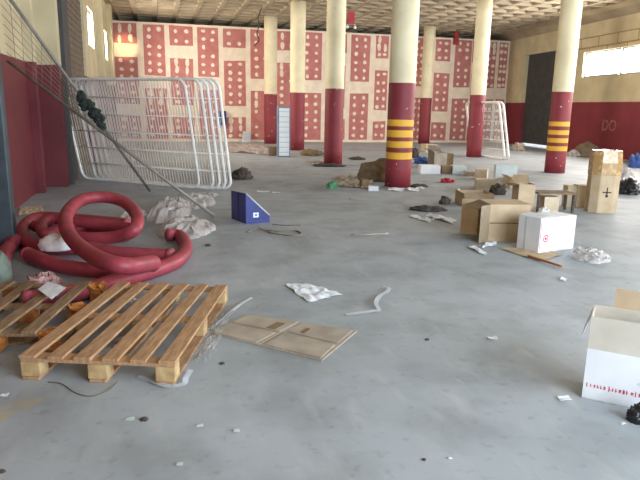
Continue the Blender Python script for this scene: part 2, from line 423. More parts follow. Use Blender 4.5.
# ledges and block joints high on the right wall
bm = bmesh.new()
for z, th in ((px_wall(610, 44.5).z, .045), (px_wall(610, 34).z, .025)):
    a = Vector((wall_x(dB.y-.3), dB.y-.3, 0)); b = Vector((wall_x(-2), -2, 0)); c = (a+b)/2+WN*.012
    add_box(bm, (c.x, c.y, z), ((a-b).length, .05, th), Euler((0, 0, wang)))
zz = [px_wall(610, 44.5).z, px_wall(610, 34).z]
for k in range(14):
    y = dB.y-.8-k*1.05
    for q, (z0, z1) in enumerate(((wT, zz[0]), (zz[0], zz[1]))):
        yy = y-(.5 if q else 0); c = Vector((wall_x(yy), yy, (z0+z1)/2))+WN*.004
        add_box(bm, c, (.02, .02, z1-z0), Euler((0, 0, wang)))
struct(bm_obj('trim_1', bm, M['ledge']))

# --- left wall: near stretch, pilaster, roller shutter, far stretch with two high windows
LX = -1.65
wall('wall_left', (LX, 31, 0), (LX, 11.75, 0), CZ, [(31-16.15, 31-11.95, 0, CZ-.01), (31-18.5, 31-17.1, 2.95, 3.9), (31-23.2, 31-22.2, 2.95, 3.9)], .25, M['left_wall'])
wall('wall_left_near', (-2.02, 12.0, 0), (-2.02, -3, 0), CZ, [], .25, M['left_wall'])
bm = bmesh.new(); add_box(bm, (-1.83, 11.8, CZ/2), (.38, .3, CZ)); add_box(bm, (-1.96, 10.95, CZ/2), (.13, .22, CZ)); struct(bm_obj('wall_pilaster', bm, M['left_wall']))
bm = bmesh.new()
for y, dx in ((19.4, .20), (23.8, .17), (25.4, .06)): add_box(bm, (LX+dx/2, y, CZ/2), (dx, .4, CZ))
struct(bm_obj('wall_pier', bm, M['left_wall']))
bm = bmesh.new(); add_box(bm, (LX-.10, 14.6, CZ/2), (.08, 3.0, CZ))
for k in range(40): add_box(bm, (LX-.055, 14.6, .08+k*.128), (.02, 2.96, .10), bev=.008)
struct(bm_obj('door_2', bm, M['shutter']))
bm = bmesh.new(); add_box(bm, (LX-.05, 12.52, CZ/2), (.16, 1.14, CZ)); add_box(bm, (LX+.05, 12.02, CZ/2), (.06, .12, CZ), bev=.01); struct(bm_obj('trim_2', bm, M['darkdoor']))
for k, (a, b) in enumerate(((17.1, 18.5), (22.2, 23.2))):
    bm = bmesh.new(); c = Vector((LX-.1, (a+b)/2, 3.425)); s = b-a
    for dz in (-1, 1): add_box(bm, c+Vector((0, 0, dz*.455)), (.05, s, .04))
    for dy in (-1, 1): add_box(bm, c+Vector((0, dy*(s/2-.02), 0)), (.05, .04, .87))
    o = struct(bm_obj('window_%d' % (len(wins)+k+1), bm, M['steel']))
    b2 = bmesh.new(); add_box(b2, c, (.006, s-.08, .87)); bm_obj('pane', b2, M['glass'], o)

# --- back partition of red plasterboard with filled joints, and the wall behind it
BY = 25.7; BZ = 4.62
bm = bmesh.new(); xr = wall_x(BY)
add_box(bm, ((LX+xr)/2, BY+.06, BZ/2), (xr-LX, .12, BZ))
pitch = 1.2; bx0 = on_plane(114.5, 60, (0, BY, 0), Vector((0, 1, 0))).x
b14 = on_plane(499, 60, (0, BY, 0), Vector((0, 1, 0))).x
cal = [on_plane(p, 60, (0, BY, 0), Vector((0, 1, 0))).x for p in (114.5, 143.4, 170.4, 197.8, 223.8, 250.5, 350.5, 375.5, 434.5, 454.5, 489, 499)]
print('board x', [round(c, 2) for c in cal])
starts = cal[:6]; wstep = (cal[6]-cal[5])/4
starts += [cal[5]+wstep*k for k in (1, 2, 3)]
bxp = lambda p: on_plane(p, 60, (0, BY, 0), Vector((0, 1, 0))).x
starts += [bxp(p) for p in (350.5, 375.5, 394, 413.5, 434.5, 454.5, 472, 486, 499)]
ends = {9: bxp(369.5), 10: bxp(388), 11: bxp(408), 12: bxp(424), 13: bxp(450), 14: bxp(471), 15: bxp(484), 16: bxp(496), 17: bxp(507)}
rnd = random.Random(3)
def dot(x, z, r, sx=1, sz=1):
    n = 7; vs = [bm.verts.new((x+math.cos(2*PI*k/n)*r*sx*rnd.uniform(.8, 1.2), BY-.012, z+math.sin(2*PI*k/n)*r*sz*rnd.uniform(.8, 1.2))) for k in range(n)]
    f = bm.faces.new(vs); f.material_index = 0
for k, x in enumerate(starts):
    nxt = starts[k+1] if k+1 < len(starts) else xr
    w = min(.93, nxt-x-.2)
    if k in ends: w = ends[k]-x
    segs = [(.12, 1.0), (1.48, 3.28), (3.78, BZ-.08)] if k % 2 == (0 if k < 1 else 0) else [(.1, 2.1), (2.6, BZ-.08)]
    if 10 <= k: segs = [(.1, .92), (1.4, 3.1), (3.62, BZ-.08)] if k in (10, 11, 13, 15) else [(.1, 2.0), (2.5, BZ-.08)]
    for z0, z1 in segs:
        j = lambda: rnd.uniform(-.02, .02)
        xs0 = x+j(); xs1 = x+w+j()
        vs = [bm.verts.new(p) for p in ((xs0+j()*.5, BY-.008, z0+j()), (xs1+j()*.5, BY-.008, z0+j()), (xs1+j()*.5, BY-.008, z1+j()), (xs0+j()*.5, BY-.008, z1+j()))]
        f = bm.faces.new(vs); f.material_index = 1
        n = max(2, int((z1-z0)/.29)); st = (z1-z0)/n
        long_ = rnd.random() < .25
        for c in (.27, .73):
            for q in range(n):
                zq = z0+st*(q+.5)+rnd.uniform(-.03, .03)
                if rnd.random() < .05: continue
                dot(xs0+(xs1-xs0)*c+rnd.uniform(-.02, .02), zq, .078, rnd.uniform(.8, 1.3), rnd.uniform(.8, 1.2) if not (long_ and q >= n-2) else 2.2)
me = bm_obj('wall_back', bm, [M['joint'], M['board']]); struct(me)
wall('wall_back_far', (xr+2.5, 30.5, 0), (LX-.4, 30.5, 0), CZ+.32, [], .2, M['cream'])
# --- lintel of the wide opening the photographer stands in (behind the camera), plus an unseen left segment added to keep daylight off the left wall
bm = bmesh.new(); add_box(bm, (6, -2.0, 4.95), (17, .3, .8)); add_box(bm, (-.5, -2.0, 2.3), (3.6, .3, 4.6)); struct(bm_obj('wall_front_light_block', bm, M['cream']))

# ================================================================== COLUMNS
pA = Vector((4.45, 10.83, 0))
def bandz(p, x, ys): return [height_at(x, y, p) for y in ys]
YEL = (232, 176, 52); RB = (132, 48, 40)
def striped(name, p, x, ys):
    z = bandz(p, x, ys); bands = [(0, RED)]
    for k, (a, b) in enumerate(zip(z[1::2][::-1], z[0::2][::-1])): bands += [(a, YEL), (b, RB)]
    bands[-1] = (bands[-1][0], RED); bands.append((1.975, CREAM))
    return banded(name, bands, .008)
def column(px, py, m, label, d=.5, h=CZ+.04, x=None):
    p = fl(px, py); s = mpp(p)
    p = p+F0*d*.5
    bm = bmesh.new(); n = 40; prof = [(d/2, 0), (d/2, .02)]
    zs = [0, .4, .8, 1.2, 1.6, 2.0, 2.8, 3.6, 4.4, h]; rings = [[bm.verts.new((math.cos(2*PI*k/n)*d/2, math.sin(2*PI*k/n)*d/2, z)) for k in range(n)] for z in zs]
    for a, b in zip(rings, rings[1:]):
        for k in range(n): bm.faces.new((a[k], a[(k+1) % n], b[(k+1) % n], b[k]))
    bm.faces.new(rings[0][::-1]); bm.faces.new(rings[-1])
    o = bm_obj('concrete_column', bm, m, None, True); o.location = (p.x, p.y, 0)
    for pl in o.data.polygons:
        if len(pl.vertices) > 4: pl.use_smooth = False
    tag(o, label, 'column', 'round columns of the hall'); return o
pF = fl(555, 173); pAq = fl(397.5, 187.5)
mA = striped('column_paint_near_stripes', pAq, 399, (119.5, 126, 130, 137, 141, 147.5, 152.3, 159))
mF = striped('column_paint_right_stripes', pF, 557, (121.5, 126, 130, 134.5, 138, 142.5, 146, 150.6))
column(399, 188, mA, 'largest red and cream column, four yellow stripes, near the middle', .51)
column(333, 165.5, M['column'], 'plain red and cream column left of the big striped column', .49)
column(296.5, 150.5, M['column'], 'plain red and cream column just right of the tall pale cabinet', .52)
column(270, 143.8, M['column'], 'farthest column of the left row, partly behind the pale cabinet', .52)
column(558, 173.5, mF, 'striped red and cream column on the right beside the dark door', .49)
column(475.3, 157.5, M['column'], 'plain column with a white mesh barrier leaning beside it', .48)
column(424.5, 144, M['column'], 'slim far column just right of the big striped column', .50)

# ================================================================== MESH BARRIER PANELS
def panel(name, A, Bv, Uv, label, group=None, wires=44, hor=5, fr=.025, dense=True, wm='wire_grey'):
    """A = lower left corner, Bv = bottom edge vector, Uv = side vector. Rounded tube frame, horizontal rods, fine vertical wires"""
    A = Vector(A); W = Bv.length; H = Uv.length; e = Bv/W; u = Uv/H
    r = root(name, label, 'fence panel', A+Bv/2, group, None, True)
    rc = .16; pts = []
    for (cx, cz, a0) in ((W-rc, rc, -90), (W-rc, H-rc, 0), (rc, H-rc, 90), (rc, rc, 180)):
        for k in range(6):
            a = math.radians(a0+k*18); pts.append(A+e*(cx+rc*math.cos(a))+u*(cz+rc*math.sin(a)))
    bm = bmesh.new(); add_tube(bm, pts, fr, 8, True); bm_obj('frame', bm, M['white_metal'], r, True)
    for k in range(1, hor+1):
        z = H*k/(hor+1); tube_obj('crossbar', [A+e*.01+u*z, A+e*(W-.01)+u*z], .008, M['white_metal'], r, 6)
    bm = bmesh.new()
    for k in range(1, wires):
        x = W*k/wires; ins = 0
        if x < rc: ins = rc-math.sqrt(max(0, rc*rc-(rc-x)**2))
        if x > W-rc: ins = rc-math.sqrt(max(0, rc*rc-(x-W+rc)**2))
        add_tube(bm, [A+e*x+u*ins, A+e*x+u*(H-ins)], .0048, 4, caps=False)
    bm_obj('mesh', bm, M[wm], r)
    return r
P1 = fl(83, 179); P2 = fl(200, 189)
U1 = Vector((-.22, -.40, 1.9)); BE = P2-P1; ed = BE.normalized(); pn = Vector((-ed.y, ed.x, 0))
U1 = (U1-ed*U1.dot(ed)*.35)
offs = [(0, 0), (.27, .06), (.37, .11), (.46, .16), (.54, .21)]
side = ['foremost white mesh barrier panel of the leaning stack on the left', 'white mesh barrier panel directly behind the foremost of the left stack',
        'middle white mesh barrier panel of the leaning stack on the left', 'white mesh barrier panel second from the back of the left stack',
        'rearmost white mesh barrier panel of the left stack, farthest right']
for (a, b), lb in zip(offs, side):
    panel('fence_panel', P1+ed*a+pn*b+Vector((0, 0, .022)), BE, U1, lb, 'white mesh panels leaning on the left')
# two on the far right, leaning by the column
for k, (x1, xt, lb) in enumerate(((505, 499.5, 'front white mesh barrier panel leaning beside the far right column'), (509, 503.5, 'rear white mesh barrier panel leaning beside the far right column'))):
    b = fl(x1, 160); a = fl(x1-33, 155.5); s = mpp(b); n = Vector((-(b-a).y, (b-a).x, 0)).normalized()
    topz = height_at(xt, 103, b); Uv = Vector((0, 0, topz))-R0*(x1-xt+5)*s
    panel('fence_panel', a+Vector((0, 0, .022))+n*0, b-a, Uv, lb, 'white mesh panels leaning on the right', wires=24, fr=.035)

# ================================================================== LEFT FOREGROUND: post, leaning mesh gate
pp = fl(9, 252)
r = root('steel_post', 'blue grey steel post standing at the left edge in front of the red wall', 'post', (pp.x-.02, pp.y+.1, 0), world=True)
bm = bmesh.new(); add_box(bm, (pp.x-.02, pp.y+.1, 2.05), (.15, .15, 4.1), bev=.012); bm_obj('post', bm, M['steel'], r)
bm = bmesh.new(); add_box(bm, (pp.x-.02, pp.y+.1, .01), (.24, .24, .02), bev=.004)
for a, b in ((-1, -1), (1, -1), (1, 1), (-1, 1)): add_box(bm, (pp.x-.02+a*.09, pp.y+.1+b*.09, .028), (.025, .025, .02), bev=.004)
bm_obj('base_plate', bm, M['steel'], r)
WX = -2.0; nX = Vector((1, 0, 0))
f1 = fl(215, 217, .02); t1 = on_plane(7.5, 61, (WX+.05, 0, 0), nX)
f2 = fl(150, 191, .02); t2 = on_plane(-22, -45, (WX+.05, 0, 0), nX)
r = root('leaning_mesh_gate', 'dark tubular gate with thin wires leaning diagonally against the left wall', 'gate', ((f1+f2)/2)*1, world=True)
tube_obj('rail', [f1, t1], .022, M['dark_pole'], r); tube_obj('rail', [f2, t2], .022, M['dark_pole'], r)
bm = bmesh.new()
for k in range(1, 12):
    s = k/12; a = f1.lerp(f2, s*.0)+(t1-f1)*(.58+.0*s); # wires fan between the rails in the upper part
    p0_ = f1+(t1-f1)*(1.0-.042*k); p1_ = f2+(t2-f2)*(.92-.05*k)
    add_tube(bm, [p0_, p1_], .003, 4, caps=False)
for k in range(1, 8):
    s = k/8; p0_ = (f1+(t1-f1)*.52).lerp(f2+(t2-f2)*.40, s); p1_ = (t1).lerp(f2+(t2-f2)*.92, s); add_tube(bm, [p0_, p1_], .0035, 4, caps=False)
bm_obj('wires', bm, M['thin_wire'], r)
# dark green netting caught on the gate
gp = f1+(t1-f1)*.60
c = on_plane(90, 112, f1+(t1-f1)*.6, F0)
bm = bmesh.new()
for k in range(26):
    s = k/25; ctr = on_plane(82+s*19+random.uniform(-3, 3), 98+s*26+random.uniform(-4, 4), gp+F0*.12, F0); rr = random.uniform(.035, .07)
    q = bmesh.ops.create_icosphere(bm, subdivisions=2, radius=rr)
    for v in q['verts']:
        w = v.co.normalized(); v.co = ctr+w*rr*(1+.7*mn.noise(w*3+Vector((k*2.3, 0, 0))))*1.0
o = bm_obj('netting_scrap', bm, M['dark_green']); origin_to(o, c); tag(o, 'dark green tangled netting caught on the leaning gate before the mesh panels', 'netting')

# ================================================================== HOSES
def hose(name, pts, label, r=.067, m='hose', group='red hoses coiled on the floor', bulges=()):
    P = catmull([fl(x, y, z) for x, y, z in pts], 14)
    # re-sample evenly for fine ribs
    Ls = [0]
    for a, b in zip(P, P[1:]): Ls.append(Ls[-1]+(b-a).length)
    n = int(Ls[-1]/.012); Q = []; i = 0
    for k in range(n+1):
        t = Ls[-1]*k/n
        while i < len(P)-2 and Ls[i+1] < t: i += 1
        Q.append(P[i].lerp(P[i+1], (t-Ls[i])/max(1e-6, Ls[i+1]-Ls[i])))
    bm = bmesh.new(); add_tube(bm, Q, r, 16, rf=lambda i: r*(1+.025*math.cos(i*PI/1.5)))
    base = Q[0].copy(); base.z = 0
    rt = root(name, label, 'hose', base, group, None, True)
    bm_obj('tube', bm, M[m], rt, True)
    for a, b in ((0, 1), (-1, -2)):
        e = (Q[a]-Q[b]).normalized(); tube_obj('end_collar', [Q[a]-e*.05, Q[a]+e*.012], r*1.035, M['hose_dusty'], rt, 18)
    return rt
hose('red_hose', [(27, 254, .085), (47, 262, .085), (72, 268, .085), (100, 271, .085), (122, 271, .08), (142, 269, .1), (153, 263, .17), (131, 266, .26), (109, 263, .29), (90, 254, .28),
      (74, 241, .29), (66, 227, .33), (68, 212, .39), (82, 200, .43), (103, 197, .44), (124, 202, .40), (137, 216, .31), (134, 230, .22), (115, 237, .12), (87, 238, .09), (58, 233, .09), (36, 226, .09)],
     'red hose with a big raised loop arching over the coil on the left')
hose('red_hose', [(128, 224, .085), (100, 221, .085), (66, 218, .085), (40, 217, .085), (27, 223, .085), (22, 233, .085), (30, 243, .085), (50, 248, .085), (86, 248, .085), (118, 253, .085), (172, 256, .085)],
     'dusty red hose making the flat back loop under the raised loop', m='hose')
hose('red_hose', [(168, 235, .085), (180, 236, .07), (186, 248, .07), (178, 260, .07), (158, 269, .07), (135, 276, .07), (112, 282, .07), (92, 289, .07), (60, 296, .085), (25, 300, .085)],
     'red hose curving from the plastic heap round to the pallets')
hose('red_hose', [(126, 236, .07), (104, 231, .07), (84, 228, .07), (62, 229, .18), (46, 234, .2), (42, 225, .2), (54, 219, .2), (80, 222, .2), (112, 225, .2), (131, 229, .2)],
     'red hose turned into the tight inner loops of the coil behind the foam', r=.06)
hose('red_hose', [(3, 270, .085), (4, 256, .085), (10, 246, .085), (14, 240, .10)], 'short end of red hose at the left edge beside the post', r=.07)

# ================================================================== PALLETS
def pallet(name, label, loc, rotz, w, ln, boards, gap_pat, m='wood', tilt=(0, 0)):
    r = root(name, label, 'pallet', loc, 'wooden pallets', Euler((tilt[0], tilt[1], rotz)))
    bw = w/boards*.62; z = .125
    for k in range(boards):
        x = bw/2+(w-bw)*k/(boards-1); b = bmesh.new(); add_box(b, (x, ln/2, z+.009), (bw*gap_pat[k % len(gap_pat)], ln, .018), Euler((0, 0, random.uniform(-.006, .006))), bev=.003); bm_obj('top_board', b, M[m], r)
    for y in (.05, ln/2, ln-.05):
        b = bmesh.new(); add_box(b, (w/2, y, z-.0095), (w, .095, .018), bev=.003); bm_obj('cross_board', b, M[m], r)
        for x in (.055, w/2, w-.055):
            b = bmesh.new(); add_box(b, (x, y, .018+.044), (.11, .095, .086), bev=.006); bm_obj('block', b, M['wood_pale' if m == 'wood' else 'wood_orange'], r)
    for x in (.055, w/2, w-.055):
        b = bmesh.new(); add_box(b, (x, ln/2, .0095), (.095, ln, .018), bev=.003); bm_obj('bottom_board', b, M[m], r)
    return r
c0 = fl(19, 356, .14); c1 = fl(177, 363.5, .14)
ang = math.radians(-17.6)
pallet('wooden_pallet', 'whole wooden pallet with six top slats lying in the left foreground', (c0.x, c0.y, 0), ang, .86, 1.44, 6, (1, .95, 1.05))
# the broken one behind it
q0 = fl(28, 332, .14); q1 = fl(86, 281, .14); av = math.atan2(q1.y-q0.y, q1.x-q0.x)-PI/2
wl = .80; ux = Vector((math.cos(av), math.sin(av), 0)); lb_ = q0-ux*.60
r = root('wooden_pallet', 'old broken pallet with splintered orange blocks at the left edge', 'pallet', (lb_.x, lb_.y, 0), 'wooden pallets', Euler((0, 0, av)))
LN = min(1.3, (q1-q0).length)
for k, (x, wdt, y0, y1, tw) in enumerate(((.60, .085, 0, LN, 0), (.40, .08, -.02, LN*.8, -.03), (.20, .08, 0, LN, .02), (.03, .07, .1, LN, 0))):
    b = bmesh.new(); add_box(b, (x, (y0+y1)/2, .134), (wdt, y1-y0, .018), Euler((0, 0, tw)), bev=.003); bm_obj('top_board', b, M['wood_old'], r)
for y in (.05, LN/2, LN-.05):
    b = bmesh.new(); add_box(b, (.325, y, .1155), (.65, .09, .018), bev=.003); bm_obj('cross_board', b, M['wood_old'], r)
    for x in (.055, .38, .705):
        b = bmesh.new(); add_box(b, (x, y, .062 if x < .69 else .072), (.11, .10, .086 if x < .69 else .106), bev=.006)
        if x > .69:
            bmesh.ops.subdivide_edges(b, edges=list(b.edges), cuts=2, use_grid_fill=True)
            for v in b.verts:
                k_ = max(0, (v.co.z-.03)/.1); v.co += Vector((mn.noise(v.co*24), mn.noise(v.co*24+Vector((5, 0, 0))), mn.noise(v.co*30)))*.05*k_
        bm_obj('block', b, M['wood_orange'], r)
for x in (.055, .38, .705):
    b = bmesh.new(); add_box(b, (x, LN/2, .0095), (.09, LN, .018), bev=.003); bm_obj('bottom_board', b, M['wood_old'], r)
# loose split plank pushed between the two pallets
a = fl(-4, 343, .03); b_ = fl(66, 330, .03); r_ = bmesh.new()
dd = (b_-a); add_box(r_, (0, 0, .012), (dd.length, .08, .022), bev=.004)
o = bm_obj('loose_plank', r_, M['wood_old']); o.location = ((a+b_)/2)*1; o.location.z = 0; o.rotation_euler = (0, 0, math.atan2(dd.y, dd.x)); tag(o, 'loose weathered plank lying before the broken pallet', 'plank')

# wires and straps round the pallet
def wire_px(name, pts, r, m, label, cat, n=8, sides=6):
    P = catmull([fl(x, y, z) for x, y, z in pts], n); base = P[0].copy(); base.z = 0
    o = tube_obj(name, P, r, m, None, sides); origin_to(o, base); return tag(o, label, cat)
wire_px('wire_loop', [(48, 382, .004), (62, 384, .004), (76, 393, .004), (92, 396, .004), (108, 390, .004), (118, 382, .004)], .003, M['thin_wire'], 'thin curved wire on the floor in front of the pallet', 'wire')
def strap(name, pts, w, m, label, cat='strap', n=8):
    """flat ribbon lying on the floor"""
    P = catmull([fl(x, y, z) for x, y, z in pts], n); bm = bmesh.new(); L0 = []
    for i, p in enumerate(P):
        t = (P[min(i+1, len(P)-1)]-P[max(i-1, 0)]); t.z = 0; t.normalize(); s = Vector((-t.y, t.x, 0))*w/2
        L0.append((bm.verts.new(p-s), bm.verts.new(p+s+Vector((0, 0, .006)))))
    for a, b in zip(L0, L0[1:]): bm.faces.new((a[0], b[0], b[1], a[1]))
    bmesh.ops.solidify(bm, geom=list(bm.faces), thickness=.003)
    base = P[0].copy(); base.z = 0; o = bm_obj(name, bm, m); origin_to(o, base); return tag(o, label, cat)
strap('plastic_strap', [(138, 377, .006), (148, 380, .006), (157, 383, .01), (166, 386, .01), (174, 387, .006)], .03, M['white_card'], 'white strap bent round the front right foot of the pallet')
strap('plastic_strap', [(172, 387, .01), (184, 384, .02), (186, 378, .03), (191, 370, .02)], .03, M['paper'], 'folded white strap end beside the front right pallet foot')
strap('plastic_strap', [(205, 333, .01), (222, 320, .02), (240, 305, .03), (252, 298, .01)], .022, M['white_card'], 'pale strap running from the pallet edge towards the back')
for pts, lb in (([(178, 372, .03), (196, 352, .08), (214, 330, .06), (232, 312, .03), (250, 300, .01)], 'longest thin wire curving along the right side of the pallet'),
                ([(182, 366, .01), (200, 356, .03), (212, 340, .1), (216, 322, .1), (228, 306, .02)], 'thin wire springing up beside the pallet, nearest the cardboard'),
                ([(170, 360, .06), (190, 340, .1), (208, 312, .1), (226, 294, .02)], 'thin wire hugging the right edge board of the pallet')):
    wire_px('binding_wire', pts, .003, M['thin_wire'], lb, 'wire')
# plastic wrap bunched under the pallet's right side
drape('plastic_wrap', 188, 212, 306, 362, M['film'], 'clear plastic wrap bunched along the right edge of the pallet', 'plastic', depth=.9, seed=4, hs=.4)
for k, (x, y, w, lb) in enumerate(((95, 352, .22, 'small plastic scrap on the floor under the left slats of the pallet'), (128, 340, .20, 'small plastic scrap on the floor under the middle slats of the pallet'),
                                (120, 300, .25, 'grey plastic scrap under the far slats of the pallet'), (176, 306, .2, 'pale plastic scrap under the far right slats of the pallet'))):
    p = fl(x, y); lump('plastic_scrap', (p.x, p.y, 0), (w, w*.7, .025), M['plastic_milky'], lb, 'plastic', seed=k+20, sub=3)

# ================================================================== FOREGROUND LITTER
# opened-out cardboard, folded panels
q = [fl(206, 333), fl(322, 361.5), fl(357, 332), fl(248, 315.5)]
r = root('flattened_cardboard', 'flattened cardboard sheet with folded seams lying right of the pallet', 'cardboard', ((q[0]+q[2])/2), world=True)
def lerp4(u, v): return (q[0]*(1-u)+q[1]*u)*(1-v)+(q[3]*(1-u)+q[2]*u)*v
def slab(uvs, z, mm, nm, th=.008):
    bm = bmesh.new(); P = [lerp4(u, v) for u, v in uvs]
    add_prism(bm, [(p.x, p.y) for p in P], th, (0, 0, z)); bmesh.ops.bevel(bm, geom=list(bm.edges), offset=.0015, segments=1, affect='EDGES')
    return bm_obj(nm, bm, mm, r)
slab([(0, 0), (.485, 0), (.485, 1), (0, 1)], .001, M['card_grey'], 'panel')
slab([(.495, 0), (1, 0), (1, 1), (.495, 1)], .001, M['card_grey'], 'panel')
slab([(.02, .03), (.45, .02), (.46, .46), (.03, .47)], .010, M['card_grey'], 'folded_flap', .005)
slab([(.02, .53), (.47, .52), (.48, .98), (.02, .97)], .010, M['card_grey'], 'folded_flap', .005)
slab([(.52, .03), (.98, .03), (.97, .44), (.52, .50)], .010, M['card_grey'], 'folded_flap', .006)
slab([(.52, .58), (.97, .50), (.97, .96), (.53, .97)], .010, M['card_grey'], 'folded_flap', .005)
slab([(.34, .55), (.42, .55), (.42, .82), (.34, .82)], .0155, M['card_dark'], 'printed_label', .001)
slab([(.62, .62), (.66, .60), (.66, .78), (.62, .80)], .0155, M['card_dark'], 'printed_label', .001)
sheet_px('paper_sheet', [(285, 285), (300, 284), (343, 295), (308, 303)], M['paper'], 'crumpled white paper lying behind the flattened cardboard', 'paper', amp=.022)
# bent strip: an angle of white plastic trim
strap('plastic_strip', [(346, 315, .01), (360, 313, .015), (374, 311, .01), (379, 310, .01), (376, 303, .02), (380, 296, .03), (387, 292, .01), (389, 288, .02), (383, 287, .03)], .035, M['white_card'], 'white bent plastic strip in a zigzag on the open floor', 'strip', 5)
for k, (x, y, w, mm, lb) in enumerate(((492.5, 339, 11, 'paper', 'small white paper scrap alone on the mid right floor'), (564, 399.5, 15, 'paper', 'small white paper scrap left of the big white carton'),
        (5, 396, 9, 'paper', 'small white paper scrap at the left edge before the pallets'), (130, 420, 10, 'pale_teal', 'pale blue scrap on the floor before the pallet'), (200, 427, 8, 'paper', 'tiny white scrap on the bottom foreground floor'),
        (236, 432, 7, 'pale_teal', 'tiny pale scrap rightmost on the bottom foreground floor'), (180, 466, 8, 'pale_teal', 'tiny pale scrap close to the bottom edge'), (450, 459, 5, 'paper', 'tiny white scrap close to the bottom edge, right of centre'), (623, 425, 5, 'paper', 'tiny white fleck below the big white carton'),
        (263, 192, 14, 'paper', 'thin white paper lying behind the blue bin'), (276, 193, 9, 'paper', 'small white paper lying right behind the blue bin'))):
    p = fl(x, y); s = mpp(p)*w/2; t = s*.55*(1.6 if y < 300 else 1.4)
    sheet('paper_scrap', [(p.x-s, p.y-t*.7), (p.x+s*.8, p.y-t), (p.x+s, p.y+t*.6), (p.x-s*.7, p.y+t)], M[mm], lb, 'paper', amp=.008, n=6, seed=k)
for k, (x, y, w, lb) in enumerate(((144.5, 420, 9, 'small dark lump on the foreground floor before the pallet'), (427, 340, 5, 'tiny dark pebble on the middle of the floor'), (424, 460, 5, 'tiny dark pebble near the bottom edge'), (208, 246, 6, 'tiny dark pebble left below the blue bin'), (222, 364, 6, 'tiny dark pebble just below the flattened cardboard'), (2, 472, 8, 'small dark lump in the bottom left corner'))):
    p = fl(x, y); s = mpp(p)*w; lump('debris_lump', (p.x, p.y, 0), (s, s*.8, s*.4), M['dark_debris'], lb, 'debris', seed=k, sub=3)

# white open carton at the right edge
pc = fl(581.5, 397.5); pr = fl(645, 411.5); fd = (pr-pc).normalized(); fa = math.atan2(fd.y, fd.x)
W_ = .46; D_ = .22; hh = height_at(589, 316, pc)
hz = height_at(586, 348, pc)   # height of the white print's upper edge
print('white carton', pc, W_, hh, hz)
sx = Vector((math.cos(fa), math.sin(fa), 0)); sy = Vector((-sx.y, sx.x, 0)); cc = pc+sx*W_/2+sy*D_/2
r = root('white_carton', 'big open white carton with red print and a kraft rim at the right edge', 'box', (cc.x, cc.y, 0), None, Euler((0, 0, fa)))
t = .005
def openbox(bm, w, d, z0, z1, floor_=True):
    h = z1-z0
    if floor_: add_box(bm, (0, 0, z0+t/2), (w, d, t))
    add_box(bm, (0, -d/2+t/2, z0+h/2), (w, t, h)); add_box(bm, (0, d/2-t/2, z0+h/2), (w, t, h)); add_box(bm, (-w/2+t/2, 0, z0+h/2), (t, d-2*t, h)); add_box(bm, (w/2-t/2, 0, z0+h/2), (t, d-2*t, h))
bm = bmesh.new(); openbox(bm, W_, D_, 0, hz); bm_obj('body', bm, M['white_card'], r)
bm = bmesh.new(); openbox(bm, W_, D_, hz, hh, False); bm_obj('rim', bm, M['card_rim'], r)
bm = bmesh.new(); fa2 = .16   # flap hanging outside on the left
rot = Matrix.Rotation(math.radians(14), 4, 'Y')
b_m = Matrix.Translation((-W_/2-.001, -.0, hh)) @ Matrix.Rotation(math.radians(15), 4, 'Y')
add_box(bm, (0, 0, 0), (.004, D_*.92, .13)); bmesh.ops.transform(bm, matrix=b_m @ Matrix.Translation((0, 0, -.068)), verts=bm.verts); bm_obj('flap', bm, M['white_card'], r)
bm = bmesh.new(); add_box(bm, (0, 0, 0), (W_*.80, .004, .11)); bmesh.ops.transform(bm, matrix=Matrix.Translation((.05, D_/2, hh)) @ Matrix.Rotation(math.radians(-14), 4, 'X') @ Matrix.Translation((0, 0, .05)), verts=bm.verts); bm_obj('flap', bm, M['card'], r)
# red printing: a row of small letters along the front, too small to read
bm = bmesh.new(); x = -W_/2+.012; zc = .08; rg = random.Random(5); k = 0
while x < W_/2-.02:
    lw = rg.choice((.008, .010, .012)); h1 = rg.choice((.011, .014, .018, .022)); add_box(bm, (x+lw/2, -D_/2-.0006, zc), (.0045, .001, h1*1.4))
    if rg.random() < .6: add_box(bm, (x+lw/2+.0025, -D_/2-.0006, zc+rg.choice((-.004, 0, .005))), (lw, .001, .004))
    if rg.random() < .4: add_box(bm, (x+lw, -D_/2-.0006, zc), (.0035, .001, h1*1.2))
    x += lw+.007; k += 1
    if k % 6 == 0: x += .006
bm_obj('red_lettering', bm, M['red_print'], r)
bm = bmesh.new(); add_box(bm, (-W_/2+.262, -D_/2-.0006, .145), (.03, .001, .004), Euler((0, -.6, 0))); add_box(bm, (-W_/2+.275, -D_/2-.0006, .137), (.022, .001, .018)); bm_obj('printed_mark', bm, M['pale_teal'], r)
p = fl(637, 423); lump('black_bag', (p.x+.03, p.y+.02, 0), (.13, .10, .085), M['black'], 'black crumpled plastic in front of the big white carton, right edge', 'bag', seed=3, sub=4)

# ---- blue bin
a = fl(231.5, 218.5); b = fl(246, 224); c = fl(269.5, 222.5); s = mpp(b)
hL = height_at(232, 190.5, a); hM = height_at(246, 193.5, b); hR = height_at(268.5, 215.5, c)
r = root('storage_bin', 'blue plastic bin with sloping side and white sticker on the open floor', 'bin', ((a+c)/2)*1, world=True)
d4 = a+(c-b)
def lid(p, h): return Vector((p.x, p.y, h))
bm = bmesh.new()
lo = [lid(p, 0.0) for p in (a, b, c, d4)]; hi = [lid(a, hL), lid(b, hM), lid(c, hR), lid(d4, hR)]
cen = sum(lo, Vector())/4
inn = [p.lerp(Vector((cen.x, cen.y, p.z)), .05) for p in hi]; inb = [Vector((p.x, p.y, .012)).lerp(Vector((cen.x, cen.y, .012)), .05) for p in lo]
V = lambda L_: [bm.verts.new(p) for p in L_]
v0, v1, v2, v3 = V(lo), V(hi), V(inn), V(inb)
bm.faces.new(v0[::-1]); bm.faces.new(v3)
